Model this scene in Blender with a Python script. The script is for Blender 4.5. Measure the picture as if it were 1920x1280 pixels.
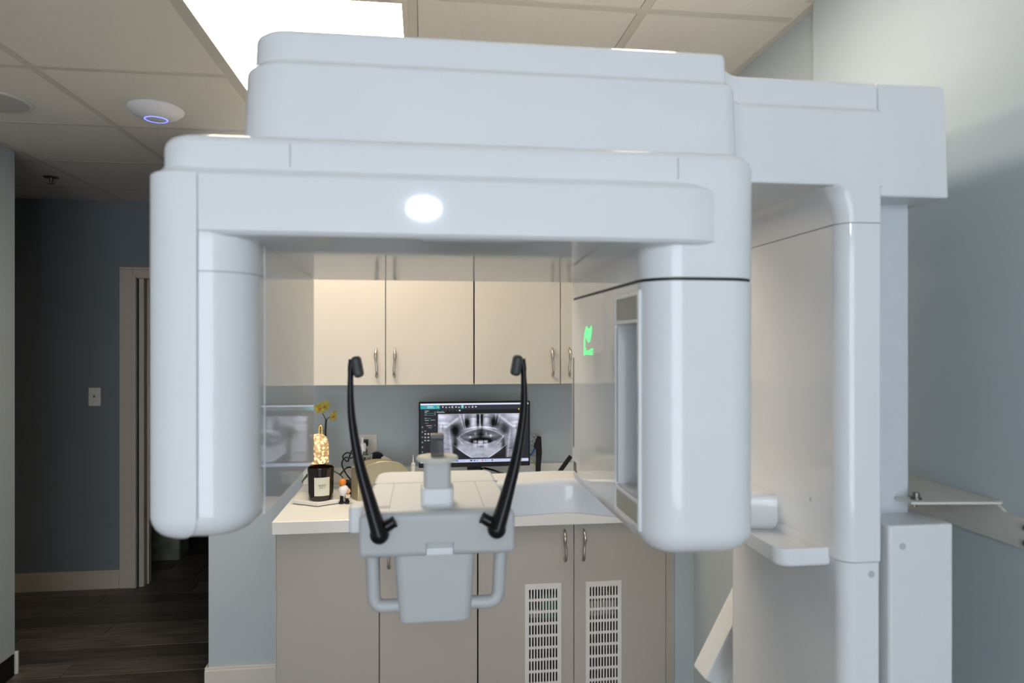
import bpy, bmesh, math, random
from mathutils import Vector, Matrix
random.seed(7)
for o in list(bpy.data.objects): bpy.data.objects.remove(o)
SC = bpy.context.scene
COL = SC.collection
PI = math.pi

# ------------------------------------------------------------------ camera
cam_d = bpy.data.cameras.new('camera'); cam = bpy.data.objects.new('camera', cam_d); COL.objects.link(cam)
cam_d.sensor_width = 36; cam_d.lens = 24.0
cam.location = (0, 0, 1.54)
cam.rotation_euler = (PI/2, 0, -math.radians(7.345))
cam_d.clip_start = 0.02
cam_d.dof.use_dof = True; cam_d.dof.focus_distance = 2.75; cam_d.dof.aperture_fstop = 4.5
SC.camera = cam

# ------------------------------------------------------------------ world: cool daylight coming from the open room behind the camera
W = bpy.data.worlds.new('world'); SC.world = W; W.use_nodes = True
bg = W.node_tree.nodes['Background']
bg.inputs[0].default_value = (0.83, 0.90, 1.0, 1); bg.inputs[1].default_value = 4.0

# photographer's flash head behind the camera (seen as the small highlight on the gantry)
def area_light(name, loc, target, size, power, color, shape='DISK', size_y=None):
    d = bpy.data.lights.new(name, 'AREA'); d.shape = shape; d.size = size
    if size_y: d.size_y = size_y
    d.energy = power; d.color = color
    o = bpy.data.objects.new(name, d); COL.objects.link(o); o.location = loc
    o.rotation_euler = (Vector(target)-Vector(loc)).to_track_quat('-Z', 'Y').to_euler()
    return o
area_light('flash_light', (0.0, -1.1, 2.09), (0.05, 1.1, 1.6), 0.125, 5.0, (0.74, 0.87, 1.0), 'ELLIPSE', 0.08)

TROFFER = 9.0; DOWNLIGHT = 58.0
vs = SC.view_settings
vs.view_transform = 'Standard'; vs.look = 'None'; vs.gamma = 1.0; vs.use_curve_mapping = False
vs.exposure = 0.42

# ------------------------------------------------------------------ materials
MATS = {}
def mat(name, col=(.8,.8,.8), rough=.5, metal=0, coat=0, trans=0, ior=1.45, emit=None, estr=0, noise=0, nscale=30, bump=0, bscale=200, spec=.5, alpha=1, stretch=None):
    if name in MATS: return MATS[name]
    m = bpy.data.materials.new(name); m.use_nodes = True
    nt = m.node_tree; b = nt.nodes['Principled BSDF']
    b.inputs['Base Color'].default_value = (*col, 1); b.inputs['Roughness'].default_value = rough
    b.inputs['Metallic'].default_value = metal; b.inputs['Coat Weight'].default_value = coat
    b.inputs['Coat Roughness'].default_value = .03
    b.inputs['Transmission Weight'].default_value = trans; b.inputs['IOR'].default_value = ior
    b.inputs['Specular IOR Level'].default_value = spec; b.inputs['Alpha'].default_value = alpha
    if emit: b.inputs['Emission Color'].default_value = (*emit, 1); b.inputs['Emission Strength'].default_value = estr
    tc = nt.nodes.new('ShaderNodeTexCoord'); src = tc.outputs['Object']
    if stretch:
        mp = nt.nodes.new('ShaderNodeMapping'); mp.inputs['Scale'].default_value = stretch
        nt.links.new(src, mp.inputs['Vector']); src = mp.outputs['Vector']
    if noise:
        n = nt.nodes.new('ShaderNodeTexNoise'); n.inputs['Scale'].default_value = nscale; n.inputs['Detail'].default_value = 5
        nt.links.new(src, n.inputs['Vector'])
        r = nt.nodes.new('ShaderNodeValToRGB')
        r.color_ramp.elements[0].position = .3; r.color_ramp.elements[1].position = .7
        r.color_ramp.elements[0].color = (*[c*(1-noise) for c in col], 1)
        r.color_ramp.elements[1].color = (*[min(1, c*(1+noise)) for c in col], 1)
        nt.links.new(n.outputs['Fac'], r.inputs['Fac']); nt.links.new(r.outputs['Color'], b.inputs['Base Color'])
    if bump:
        n2 = nt.nodes.new('ShaderNodeTexNoise'); n2.inputs['Scale'].default_value = bscale; n2.inputs['Detail'].default_value = 3
        nt.links.new(src, n2.inputs['Vector'])
        bp = nt.nodes.new('ShaderNodeBump'); bp.inputs['Strength'].default_value = bump; bp.inputs['Distance'].default_value = .001
        nt.links.new(n2.outputs['Fac'], bp.inputs['Height']); nt.links.new(bp.outputs['Normal'], b.inputs['Normal'])
    MATS[name] = m
    return m

WHITE = mat('machine_white', (.79,.80,.81), .045, coat=0, noise=.012, nscale=6)
WHITE2 = mat('machine_white_satin', (.76,.77,.775), .36, noise=.012, nscale=8)
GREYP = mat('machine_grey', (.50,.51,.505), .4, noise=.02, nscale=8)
SEAM = mat('seam_grey', (.33,.34,.35), .6)
SEAMD = mat('seam_dark', (.012,.012,.012), .5)
BLACK = mat('black_plastic', (.008,.008,.009), .25, noise=.1, nscale=40, spec=.3)
BLACKM = mat('black_matte', (.012,.012,.013), .55, noise=.1, nscale=40, spec=.25)
RUBBER = mat('grey_rubber', (.05,.05,.05), .5, noise=.1, nscale=40)
WALL = mat('wall_paint_blue_grey', (.505,.565,.588), .62, noise=.02, nscale=3, bump=.12, bscale=350)
HALL = mat('hall_paint_slate', (.175,.195,.21), .65, noise=.03, nscale=3, bump=.12, bscale=350)  # slate wall colour, darkened further so the hallway stays dim
TRIM = mat('trim_paint', (.72,.67,.60), .4, noise=.02, nscale=5)
HTRIM = mat('hall_trim_tan', (.52,.44,.36), .45, noise=.03, nscale=5)  # trim paint with the hallway's dimness put into its colour
TILE = mat('ceiling_tile', (.86,.80,.725), .9, noise=.02, nscale=60, bump=.15, bscale=260)
GRID = mat('ceiling_grid', (.70,.65,.575), .55, noise=.02, nscale=10)
LAM = mat('cabinet_laminate', (.66,.61,.53), .35, noise=.015, nscale=5, stretch=(1,1,.2))
LAM_SHADE = mat('cabinet_laminate_taupe', (.46,.42,.365), .38, noise=.02, nscale=5, stretch=(1,1,.2))  # same laminate as the wall cabinets, with shade darkened into its colour
CARC = mat('cabinet_carcass', (.10,.085,.07), .6, noise=.1, nscale=10)
TOP = mat('worktop_white', (.82,.80,.76), .3, noise=.01, nscale=8)
NICKEL = mat('brushed_nickel', (.55,.50,.44), .3, metal=1, noise=.05, nscale=50)
STEEL = mat('dark_steel', (.22,.21,.19), .4, metal=1, noise=.1, nscale=80)
GOLD = mat('brass_gold', (.85,.58,.22), .22, metal=1, noise=.05, nscale=40)
PLATE = mat('plate_almond', (.74,.69,.62), .35, noise=.01, nscale=8)
GLASS = mat('clear_glass', (.92,.95,.95), .02, trans=1, ior=1.45)
SMOKE = mat('smoked_clear_plastic', (.16,.16,.16), .06, trans=.85, ior=1.2)

# wood planks (procedural grain)
def wood_mat():
    m = bpy.data.materials.new('dark_wood'); m.use_nodes = True; nt = m.node_tree; b = nt.nodes['Principled BSDF']
    tc = nt.nodes.new('ShaderNodeTexCoord'); oi = nt.nodes.new('ShaderNodeObjectInfo')
    mp = nt.nodes.new('ShaderNodeMapping'); mp.inputs['Scale'].default_value = (1.6, 26, 1)
    ad = nt.nodes.new('ShaderNodeVectorMath'); ad.operation = 'MULTIPLY_ADD'
    ad.inputs[1].default_value = (37, 91, 0)
    nt.links.new(oi.outputs['Random'], ad.inputs[0]); nt.links.new(tc.outputs['Object'], ad.inputs[2])
    nt.links.new(ad.outputs[0], mp.inputs['Vector'])
    n = nt.nodes.new('ShaderNodeTexNoise'); n.inputs['Scale'].default_value = 2.2; n.inputs['Detail'].default_value = 7; n.inputs['Roughness'].default_value = .6
    nt.links.new(mp.outputs['Vector'], n.inputs['Vector'])
    r = nt.nodes.new('ShaderNodeValToRGB'); e = r.color_ramp.elements
    e[0].position = .3; e[0].color = (.040,.032,.026,1); e[1].position = .72; e[1].color = (.22,.185,.155,1)
    nt.links.new(n.outputs['Fac'], r.inputs['Fac'])
    hs = nt.nodes.new('ShaderNodeHueSaturation')
    ma = nt.nodes.new('ShaderNodeMapRange'); ma.inputs['To Min'].default_value = .65; ma.inputs['To Max'].default_value = 1.35
    nt.links.new(oi.outputs['Random'], ma.inputs['Value']); nt.links.new(ma.outputs['Result'], hs.inputs['Value'])
    nt.links.new(r.outputs['Color'], hs.inputs['Color']); nt.links.new(hs.outputs['Color'], b.inputs['Base Color'])
    b.inputs['Roughness'].default_value = .42
    return m
WOOD = wood_mat()

# ------------------------------------------------------------------ mesh helpers
def link(name, me, m, parent=None, smooth=35):
    o = bpy.data.objects.new(name, me); COL.objects.link(o)
    if m is not None: me.materials.append(m)
    if smooth:
        me.shade_smooth(); me.set_sharp_from_angle(angle=math.radians(smooth))
    if parent is not None:
        o.parent = parent
        M = Matrix.Identity(4); w = parent
        while w is not None: M = w.matrix_parent_inverse @ w.matrix_basis @ M; w = w.parent
        o.matrix_parent_inverse = M.inverted()
    return o
def from_bm(name, bm, m, parent=None, smooth=35):
    bmesh.ops.recalc_face_normals(bm, faces=bm.faces)
    me = bpy.data.meshes.new(name); bm.to_mesh(me); bm.free()
    o = link(name, me, m, parent, smooth)
    if smooth and smooth < 60:
        wn = o.modifiers.new('weighted_normal', 'WEIGHTED_NORMAL'); wn.keep_sharp = True; wn.weight = 90
    return o
def add_box(bm, x0, x1, y0, y1, z0, z1, bev=0, seg=2, M=None):
    b2 = bmesh.new(); bmesh.ops.create_cube(b2, size=1)
    for v in b2.verts: v.co = Vector(((x0+x1)/2+v.co.x*(x1-x0), (y0+y1)/2+v.co.y*(y1-y0), (z0+z1)/2+v.co.z*(z1-z0)))
    if bev: bmesh.ops.bevel(b2, geom=b2.edges[:], offset=bev, segments=seg, profile=.5, affect='EDGES')
    if M is not None: bmesh.ops.transform(b2, matrix=M, verts=b2.verts[:])
    me = bpy.data.meshes.new('tmp'); b2.to_mesh(me); b2.free(); bm.from_mesh(me); bpy.data.meshes.remove(me)
def box(name, x0, x1, y0, y1, z0, z1, m, parent=None, bev=0, seg=2, M=None, smooth=35):
    bm = bmesh.new(); add_box(bm, x0, x1, y0, y1, z0, z1, bev, seg, M); return from_bm(name, bm, m, parent, smooth)
def add_loft(bm, rings, cap0=True, cap1=True, closed=True):
    vs_ = [[bm.verts.new(p) for p in r] for r in rings]; n = len(rings[0])
    for a, b in zip(vs_, vs_[1:]):
        for i in range(n if closed else n-1):
            j = (i+1) % n; bm.faces.new((a[i], a[j], b[j], b[i]))
    if cap0: bm.faces.new(list(reversed(vs_[0])))
    if cap1: bm.faces.new(vs_[-1])
def arc(cx, cy, r, a0, a1, n):
    return [(cx+r*math.cos(math.radians(a0+(a1-a0)*i/n)), cy+r*math.sin(math.radians(a0+(a1-a0)*i/n))) for i in range(n+1)]
def rr_ring(x0, x1, y0, y1, rad, d=0, n=8):
    if not isinstance(rad, (tuple, list)): rad = (rad,)*4
    x0 += d; x1 -= d; y0 += d; y1 -= d
    r = [max(q-d, .0006) for q in rad]
    return (arc(x0+r[0], y0+r[0], r[0], 180, 270, n)+arc(x1-r[1], y0+r[1], r[1], 270, 360, n)
            + arc(x1-r[2], y1-r[2], r[2], 0, 90, n)+arc(x0+r[3], y1-r[3], r[3], 90, 180, n))
def bev_levels(z0, z1, bb, bt, n=5):
    L = []
    if bb:
        for i in range(n+1):
            t = i/n*PI/2; L.append((z0+bb*(1-math.sin(t)), bb*(1-math.cos(t))))
        L = [(z0+bb-bb*math.cos(i/n*PI/2), bb-bb*math.sin(i/n*PI/2)) for i in range(n+1)]
    else: L = [(z0, 0)]
    if bt: L += [(z1-bt+bt*math.sin(i/n*PI/2), bt-bt*math.cos(i/n*PI/2)) for i in range(n+1)]
    else: L += [(z1, 0)]
    return L
def pillar(name, x0, x1, y0, y1, z0, z1, rad, m, parent=None, bb=.004, bt=.004, levels=None, n=8, post=None, smooth=35):
    L = levels or bev_levels(z0, z1, bb, bt)
    bm = bmesh.new(); add_loft(bm, [[(p[0], p[1], z) for p in rr_ring(x0, x1, y0, y1, rad, d, n)] for z, d in L])
    if post:
        for v in bm.verts: post(v)
    return from_bm(name, bm, m, parent, smooth)
def inset_poly(pts, d):
    n = len(pts); out = []
    for i in range(n):
        p0, p1, p2 = Vector(pts[i-1]), Vector(pts[i]), Vector(pts[(i+1) % n])
        e1 = (p1-p0).normalized() if (p1-p0).length > 1e-9 else Vector((0, 0)); e2 = (p2-p1).normalized() if (p2-p1).length > 1e-9 else e1
        n1 = Vector((-e1.y, e1.x)); n2 = Vector((-e2.y, e2.x)); nn = (n1+n2)
        nn = nn.normalized() if nn.length > 1e-6 else n1
        k = max(nn.dot(n1), .4); out.append(p1+nn*(d/k))
    return out
def poly_pillar(name, pts, levels, m, parent=None, smooth=35):
    bm = bmesh.new(); add_loft(bm, [[(p[0], p[1], z) for p in inset_poly(pts, d)] for z, d in levels])
    return from_bm(name, bm, m, parent, smooth)
def frame_at(t):
    t = t.normalized(); up = Vector((0, 0, 1)) if abs(t.z) < .95 else Vector((1, 0, 0))
    u = t.cross(up).normalized(); return u, u.cross(t).normalized()
def catmull(pts, k=6):
    P = [Vector(p) for p in pts]; out = []
    for i in range(len(P)-1):
        a = P[max(i-1, 0)]; b = P[i]; c = P[i+1]; d = P[min(i+2, len(P)-1)]
        for j in range(k):
            t = j/k; out.append(.5*((2*b)+(c-a)*t+(2*a-5*b+4*c-d)*t*t+(3*b-a-3*c+d)*t**3))
    out.append(P[-1]); return out
def add_tube(bm, path, rad, n=10, flat=1.0):
    P = [Vector(p) for p in path]; rings = []; pu = None
    for i, p in enumerate(P):
        t = (P[min(i+1, len(P)-1)]-P[max(i-1, 0)])
        u, v = frame_at(t)
        if pu is not None:
            u = (pu-t.normalized()*pu.dot(t.normalized())).normalized(); v = u.cross(t.normalized())
        pu = u
        r = rad[i] if isinstance(rad, (list, tuple)) else rad
        rings.append([p+u*(r*math.cos(2*PI*k/n))+v*(r*flat*math.sin(2*PI*k/n)) for k in range(n)])
    add_loft(bm, rings)
def tube(name, path, rad, m, parent=None, n=10, flat=1.0, smooth=50):
    bm = bmesh.new(); add_tube(bm, path, rad, n, flat); return from_bm(name, bm, m, parent, smooth)
def add_lathe(bm, prof, c, n=24, M=None, cap=True):
    rings = []
    for r, z in prof:
        ring = [Vector((r*math.cos(2*PI*k/n), r*math.sin(2*PI*k/n), z)) for k in range(n)]
        if M is not None: ring = [M @ q for q in ring]
        rings.append([q+Vector(c) for q in ring])
    add_loft(bm, rings, cap, cap)
def lathe(name, prof, c, m, parent=None, n=24, M=None, smooth=35, cap=True):
    bm = bmesh.new(); add_lathe(bm, prof, c, n, M, cap); return from_bm(name, bm, m, parent, smooth)
def prism_xz(name, pts, y0, y1, m, parent=None, bev=0, smooth=35):
    bm = bmesh.new(); a = [bm.verts.new((p[0], y0, p[1])) for p in pts]; b = [bm.verts.new((p[0], y1, p[1])) for p in pts]
    n = len(pts); bm.faces.new(a); bm.faces.new(list(reversed(b)))
    for i in range(n): bm.faces.new((a[i], b[i], b[(i+1) % n], a[(i+1) % n]))
    if bev: bmesh.ops.bevel(bm, geom=bm.edges[:], offset=bev, segments=2, profile=.5, affect='EDGES')
    return from_bm(name, bm, m, parent, smooth)
def cut(o, x0, x1, y0, y1, z0, z1, bev=0):
    c = box('cutter', x0, x1, y0, y1, z0, z1, None, None, bev, smooth=0)
    o.modifiers.clear(); md = o.modifiers.new('b', 'BOOLEAN'); md.object = c; md.operation = 'DIFFERENCE'; md.solver = 'EXACT'
    bpy.context.view_layer.update()
    dg = bpy.context.evaluated_depsgraph_get(); me = bpy.data.meshes.new_from_object(o.evaluated_get(dg))
    o.modifiers.clear(); wn = o.modifiers.new('weighted_normal', 'WEIGHTED_NORMAL'); wn.keep_sharp = True; old = o.data; o.data = me; bpy.data.objects.remove(c)
    me.shade_smooth(); me.set_sharp_from_angle(angle=math.radians(35))
def text_mesh(name, body, size, M, m, parent=None, depth=.0002, sx=1.0):
    cu = bpy.data.curves.new('txt', 'FONT'); cu.body = body; cu.size = size; cu.align_x = 'CENTER'; cu.align_y = 'CENTER'; cu.extrude = depth
    t = bpy.data.objects.new('txt', cu); COL.objects.link(t); bpy.context.view_layer.update()
    me = bpy.data.meshes.new_from_object(t.evaluated_get(bpy.context.evaluated_depsgraph_get()))
    bpy.data.objects.remove(t); me.transform(Matrix.Diagonal((sx, 1, 1, 1))); me.transform(M); me.materials.clear()
    return link(name, me, m, parent, 0)
def empty(name, loc, label, cat, group=None):
    o = bpy.data.objects.new(name, None); COL.objects.link(o); o.location = loc; o.empty_display_size = .05
    tag(o, label, cat, group); return o
def tag(o, label, cat, group=None):
    o['label'] = label; o['category'] = cat
    if group: o['group'] = group
    return o
def struct(o, label=None):
    o['kind'] = 'structure'
    if label: o['label'] = label
    return o

# ================================================================== THE ROOM
CEIL = 2.42
YB = 3.09       # back wall
YF = 4.55       # far wall of the hallway
XR = 1.0        # right wall
LYW = 2.492    # front of the wall corner beside the base cabinets
XL = -1.88      # left wall
Y0 = -4.5       # open side behind the camera

floor = struct(box('floor', -3.2, 1.3, Y0, 7.2, -.06, -.012, WOOD), 'dark wood plank floor')
pl = bpy.data.meshes.new('plank')
bm = bmesh.new(); add_box(bm, -.6085, .6085, -.0745, .0745, -.012, 0, .0015, 1); bm.to_mesh(pl); bm.free(); pl.materials.append(WOOD)
k = 0; y = 2.02
while y < 6.3:
    off = random.random()*1.2
    x = -3.4+off
    while x < .9:
        if x+1.22 > -2.6:
            o = bpy.data.objects.new('plank', pl); COL.objects.link(o); o.parent = floor; o.location = (x+.61, y+.075, 0)
        x += 1.22
    y += .15

struct(box('wall_back', -.922, 1.12, YB, YB+.12, 0, CEIL, WALL), 'blue grey back wall behind the cabinets')
struct(box('wall_right', XR, XR+.12, Y0, 1.655, 0, CEIL, WALL), 'pale blue grey wall beside the machine column')
struct(box('wall_recess', XR+.02, XR+.12, 1.655, YB, 0, CEIL, WALL), 'blue grey wall between column and cabinets')
struct(box('wall_chase', .943, XR+.03, LYW, YB, 0, CEIL, WALL), 'blue grey wall corner at the right end of the base cabinets')
struct(box('wall_left', XL-.12, XL, Y0, 3.43, 0, CEIL, WALL), 'blue grey wall end at the left edge')
wf = bmesh.new()
DX0, DX1, DZ = -1.775, -.86, 2.0
add_box(wf, -3.2, DX0, YF, YF+.12, 0, CEIL); add_box(wf, DX1, 1.2, YF, YF+.12, 0, CEIL); add_box(wf, DX0, DX1, YF, YF+.12, DZ, CEIL)
struct(from_bm('wall_hall', wf, HALL), 'dark slate blue wall across the hallway')
struct(box('wall_hall_end', -3.3, -3.2, 3.43, YF+.12, 0, CEIL, HALL), 'slate wall closing the hallway on the left')
struct(box('wall_hall_return', -3.3, XL-.12, 3.33, 3.43, 0, CEIL, HALL), 'slate wall closing the hallway towards the room')
struct(box('wall_hall_right', 1.12, 1.2, YB, YF+.12, 0, CEIL, HALL), 'slate wall closing the hallway on the right')
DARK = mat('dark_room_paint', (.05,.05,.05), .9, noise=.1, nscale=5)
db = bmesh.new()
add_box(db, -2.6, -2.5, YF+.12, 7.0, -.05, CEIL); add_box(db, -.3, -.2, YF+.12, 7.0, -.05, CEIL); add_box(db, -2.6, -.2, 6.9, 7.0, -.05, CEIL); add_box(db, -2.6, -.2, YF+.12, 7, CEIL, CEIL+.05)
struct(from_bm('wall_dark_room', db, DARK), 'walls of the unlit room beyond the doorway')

# door casing
dr = struct(bpy.data.objects.new('door_1', None), 'cream painted doorway casing in the hallway'); COL.objects.link(dr); dr.location = (DX0, YF, 0)
for (x0, x1, z0, z1) in ((-1.883, -1.806, 0, 1.99), (-.83, -.753, 0, 1.99)):
    box('casing', x0, x1, YF-.018, YF, z0, z1, HTRIM, dr, .003)
box('casing', -1.883, -.753, YF-.018, YF, 1.99, 2.005, HTRIM, dr, .003)
box('casing', -1.806, -.83, YF-.0175, YF, 1.935, 1.99, HTRIM, dr, .003)
for (x0, x1) in ((-1.806, -1.785), (-.85, -.83)):
    box('casing_bead', x0, x1, YF-.024, YF, 0, 1.955, HTRIM, dr, .004)
box('jamb', -1.785, -1.745, YF, YF+.12, 0, 1.935, HTRIM, dr, .002)
box('jamb', -.89, -.86, YF, YF+.12, 0, 1.935, HTRIM, dr, .002)
box('jamb', -1.785, -.86, YF, YF+.12, 1.935, 2.0, HTRIM, dr, .002)
box('door_stop', -1.745, -1.735, YF+.05, YF+.09, 0, 1.935, HTRIM, dr, .002)

# baseboards
def baseboard(name, x0, x1, y0, y1, h, label, m_=TRIM):
    bm = bmesh.new(); add_box(bm, x0, x1, y0, y1, 0, h-.012, .002, 1)
    if y1-y0 < .05: add_box(bm, x0, x1, y0+.004, y1, h-.014, h, .003, 2)
    else: add_box(bm, x0, x1-.004, y0, y1, h-.014, h, .003, 2)
    return struct(from_bm(name, bm, m_), label)
baseboard('baseboard_hall', -3.2, -1.885, YF-.014, YF, .115, 'tan baseboard along the hallway wall', HTRIM)
baseboard('baseboard_back', -.936, -.512, YB-.014, YB, .137, 'cream baseboard left of the cabinets')
baseboard('baseboard_back_end', -.936, -.9225, YB, YB+.12, .137, 'cream baseboard wrapping the wall end')
struct(box('baseboard_left', XL, XL+.007, Y0, 3.415, 0, .10, BLACKM, None, .002), 'black cove base on the left wall')
struct(box('trim_1', XL-.12, XL+.012, 3.43, 3.442, 0, .105, TRIM, None, .002), 'cream trim at the left wall end')

# ceiling with tiles and T-bars
ceil = struct(box('ceiling', -3.3, 1.3, Y0, YF+.1, CEIL+.012, CEIL+.06, TILE), 'suspended ceiling of beige tiles')
gx = [-.64+.61*i for i in range(-4, 4)]       # -3.08 ... 1.19
gy = [1.76+.61*i for i in range(-10, 6)]
BW = .012
cut_x = lambda v: max(-3.2, min(v, XR+.02 if True else v))
for i in range(len(gx)-1):
    for j in range(len(gy)-1):
        x0, x1, y0, y1 = gx[i]+BW+.0015, min(gx[i+1]-BW-.0015, XR+.02), max(gy[j]+BW+.0015, Y0), min(gy[j+1]-BW-.0015, YF)
        if abs(gx[i]+.64) < .01 and gy[j] > 1.7 and gy[j] < 2.5: continue
        if y1-y0 < .03 or x1-x0 < .03: continue
        if gx[i] < -2.0 and gy[j] < 2.9: continue
        box('ceiling_tile', x0, x1, y0, y1, CEIL, CEIL+.012, TILE, ceil, .0012, 1, smooth=0)
for x in gx[:-1]:
    if x < -2.0: box('grid_bar', x-BW, x+BW, 3.43, YF, CEIL-.0005, CEIL+.010, GRID, ceil, smooth=0)
    else: box('grid_bar', x-BW, x+BW, Y0, YF, CEIL-.0005, CEIL+.010, GRID, ceil, smooth=0)
for y in gy:
    if y < Y0: continue
    for i in range(len(gx)-1):
        if abs(gx[i]+.64) < .01 and abs(y-2.37) < .01: continue
        if gx[i] < -2.0 and y < 3.4: continue
        box('grid_bar', gx[i]+BW, min(gx[i+1]-BW, XR+.02), y-BW, y+BW, CEIL-.0005, CEIL+.010, GRID, ceil, smooth=0)
box('edge_angle', XR-.022, XR, Y0, 1.655, CEIL-.004, CEIL+.004, GRID, ceil, smooth=0)
box('edge_angle', XR-.002, XR+.02, 1.655, YB, CEIL-.004, CEIL+.004, GRID, ceil, smooth=0)
box('edge_angle', XL, XL+.022, Y0, 3.43, CEIL-.004, CEIL+.004, GRID, ceil, smooth=0)

# troffers
EM = mat('troffer_glow', (.9,.9,.9), .6, emit=(1.0, .86, .68), estr=TROFFER)
def troffer(x0, y0, label):
    tr = empty('ceiling_light', (x0+.305, y0+.61, CEIL), label, 'light')
    fb = bmesh.new(); a, b, c, d = x0+.012, x0+.598, y0+.012, y0+1.208
    for q in ((a, b, c, c+.018), (a, b, d-.018, d), (a, a+.016, c+.018, d-.018), (b-.016, b, c+.018, d-.018)): add_box(fb, *q, CEIL-.006, CEIL+.012)
    from_bm('light_frame', fb, GRID, tr, 0)
    box('diffuser', a+.016, b-.016, c+.018, d-.018, CEIL-.002, CEIL+.004, EM, tr, smooth=0)
troffer(-.64, 1.76, 'glowing flat ceiling light panel seen behind the machine\'s top')
dl = empty('recessed_downlight', (.50, 1.36, CEIL), 'small round recessed downlight in the ceiling above the machine column', 'light')
lathe('trim_ring', [(.075, .002), (.095, .0), (.096, -.004), (.076, -.006)], (.50, 1.36, CEIL), GRID, dl, 40, cap=False)
lathe('lens', [(.001, -.003), (.075, -.003), (.075, .001), (.001, .001)], (.50, 1.36, CEIL), mat('downlight_glow', (.9,.9,.9), .6, emit=(1.0, .93, .83), estr=DOWNLIGHT), dl, 40)

# ceiling fixtures
ap = empty('wireless_access_point', (-1.0, 2.72, CEIL), 'white dome on the ceiling with a glowing blue ring', 'access point')
APW = mat('ap_white', (.75,.73,.74), .4, noise=.01)
lathe('dome', [(.094, 0), (.0975, -.003), (.0985, -.008), (.094, -.017), (.082, -.028), (.064, -.038), (.046, -.044), (.026, -.047), (.001, -.048)], (-1.0, 2.72, CEIL), APW, ap, 40)
bm = bmesh.new()
ring = [(.036, -.0445), (.040, -.0440), (.041, -.0462), (.037, -.0470)]
add_loft(bm, [[(-1.0+r*math.cos(2*PI*k/40), 2.72+r*math.sin(2*PI*k/40), CEIL+z) for r, z in ring] for k in range(41)], False, False)
from_bm('status_ring', bm, mat('blue_glow', (.1,.1,.8), .4, emit=(.10,.12,1.0), estr=3), ap)
sp = empty('ceiling_speaker', (-1.57, 2.70, CEIL), 'flat round grey ceiling speaker at the left edge', 'speaker')
lathe('rim', [(.120, 0), (.134, -.001), (.136, -.005), (.128, -.007), (.124, -.006)], (-1.575, 2.71, CEIL), APW, sp, 48)
lathe('speaker_cover', [(.001, -.0085), (.06, -.0085), (.125, -.007), (.126, -.003)], (-1.575, 2.71, CEIL), mat('speaker_mesh', (.56,.53,.51), .8, bump=.6, bscale=900), sp, 48)
sk = empty('fire_sprinkler', (-1.98, 3.94, CEIL), 'small round sprinkler head on the hallway ceiling', 'sprinkler')
lathe('escutcheon', [(.001, -.004), (.022, -.006), (.036, -.003), (.038, 0)], (-1.98, 3.94, CEIL), STEEL, sk)
lathe('stem', [(.008, 0), (.008, -.022), (.005, -.026), (.005, -.034), (.001, -.035)], (-1.98, 3.94, CEIL), STEEL, sk, 12)
lathe('deflector', [(.001, -.035), (.014, -.035), (.014, -.037), (.001, -.037)], (-1.98, 3.94, CEIL), STEEL, sk, 16)
ls = empty('light_switch', (-2.033, YF, 1.196), 'almond toggle switch on the dark hallway wall', 'switch')
box('cover_plate', -2.068, -1.998, YF-.007, YF, 1.139, 1.253, PLATE, ls, .003)
box('toggle', -2.037, -2.029, YF-.019, YF-.006, 1.192, 1.206, mat('toggle_tan', (.20,.17,.13), .5, noise=.02), ls, .002)

# dim draped cloth in the dark room
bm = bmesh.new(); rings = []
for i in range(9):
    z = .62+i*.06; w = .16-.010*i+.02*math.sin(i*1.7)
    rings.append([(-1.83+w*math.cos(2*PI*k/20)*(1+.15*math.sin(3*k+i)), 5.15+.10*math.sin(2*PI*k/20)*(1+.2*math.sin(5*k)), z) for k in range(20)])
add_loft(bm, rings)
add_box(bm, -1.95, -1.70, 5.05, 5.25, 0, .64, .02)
tag(from_bm('draped_chair', bm, mat('dim_green_cloth', (.16,.17,.12), .9, noise=.3, nscale=14)), 'dim greenish draped cloth just inside the dark doorway', 'cloth')

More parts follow.
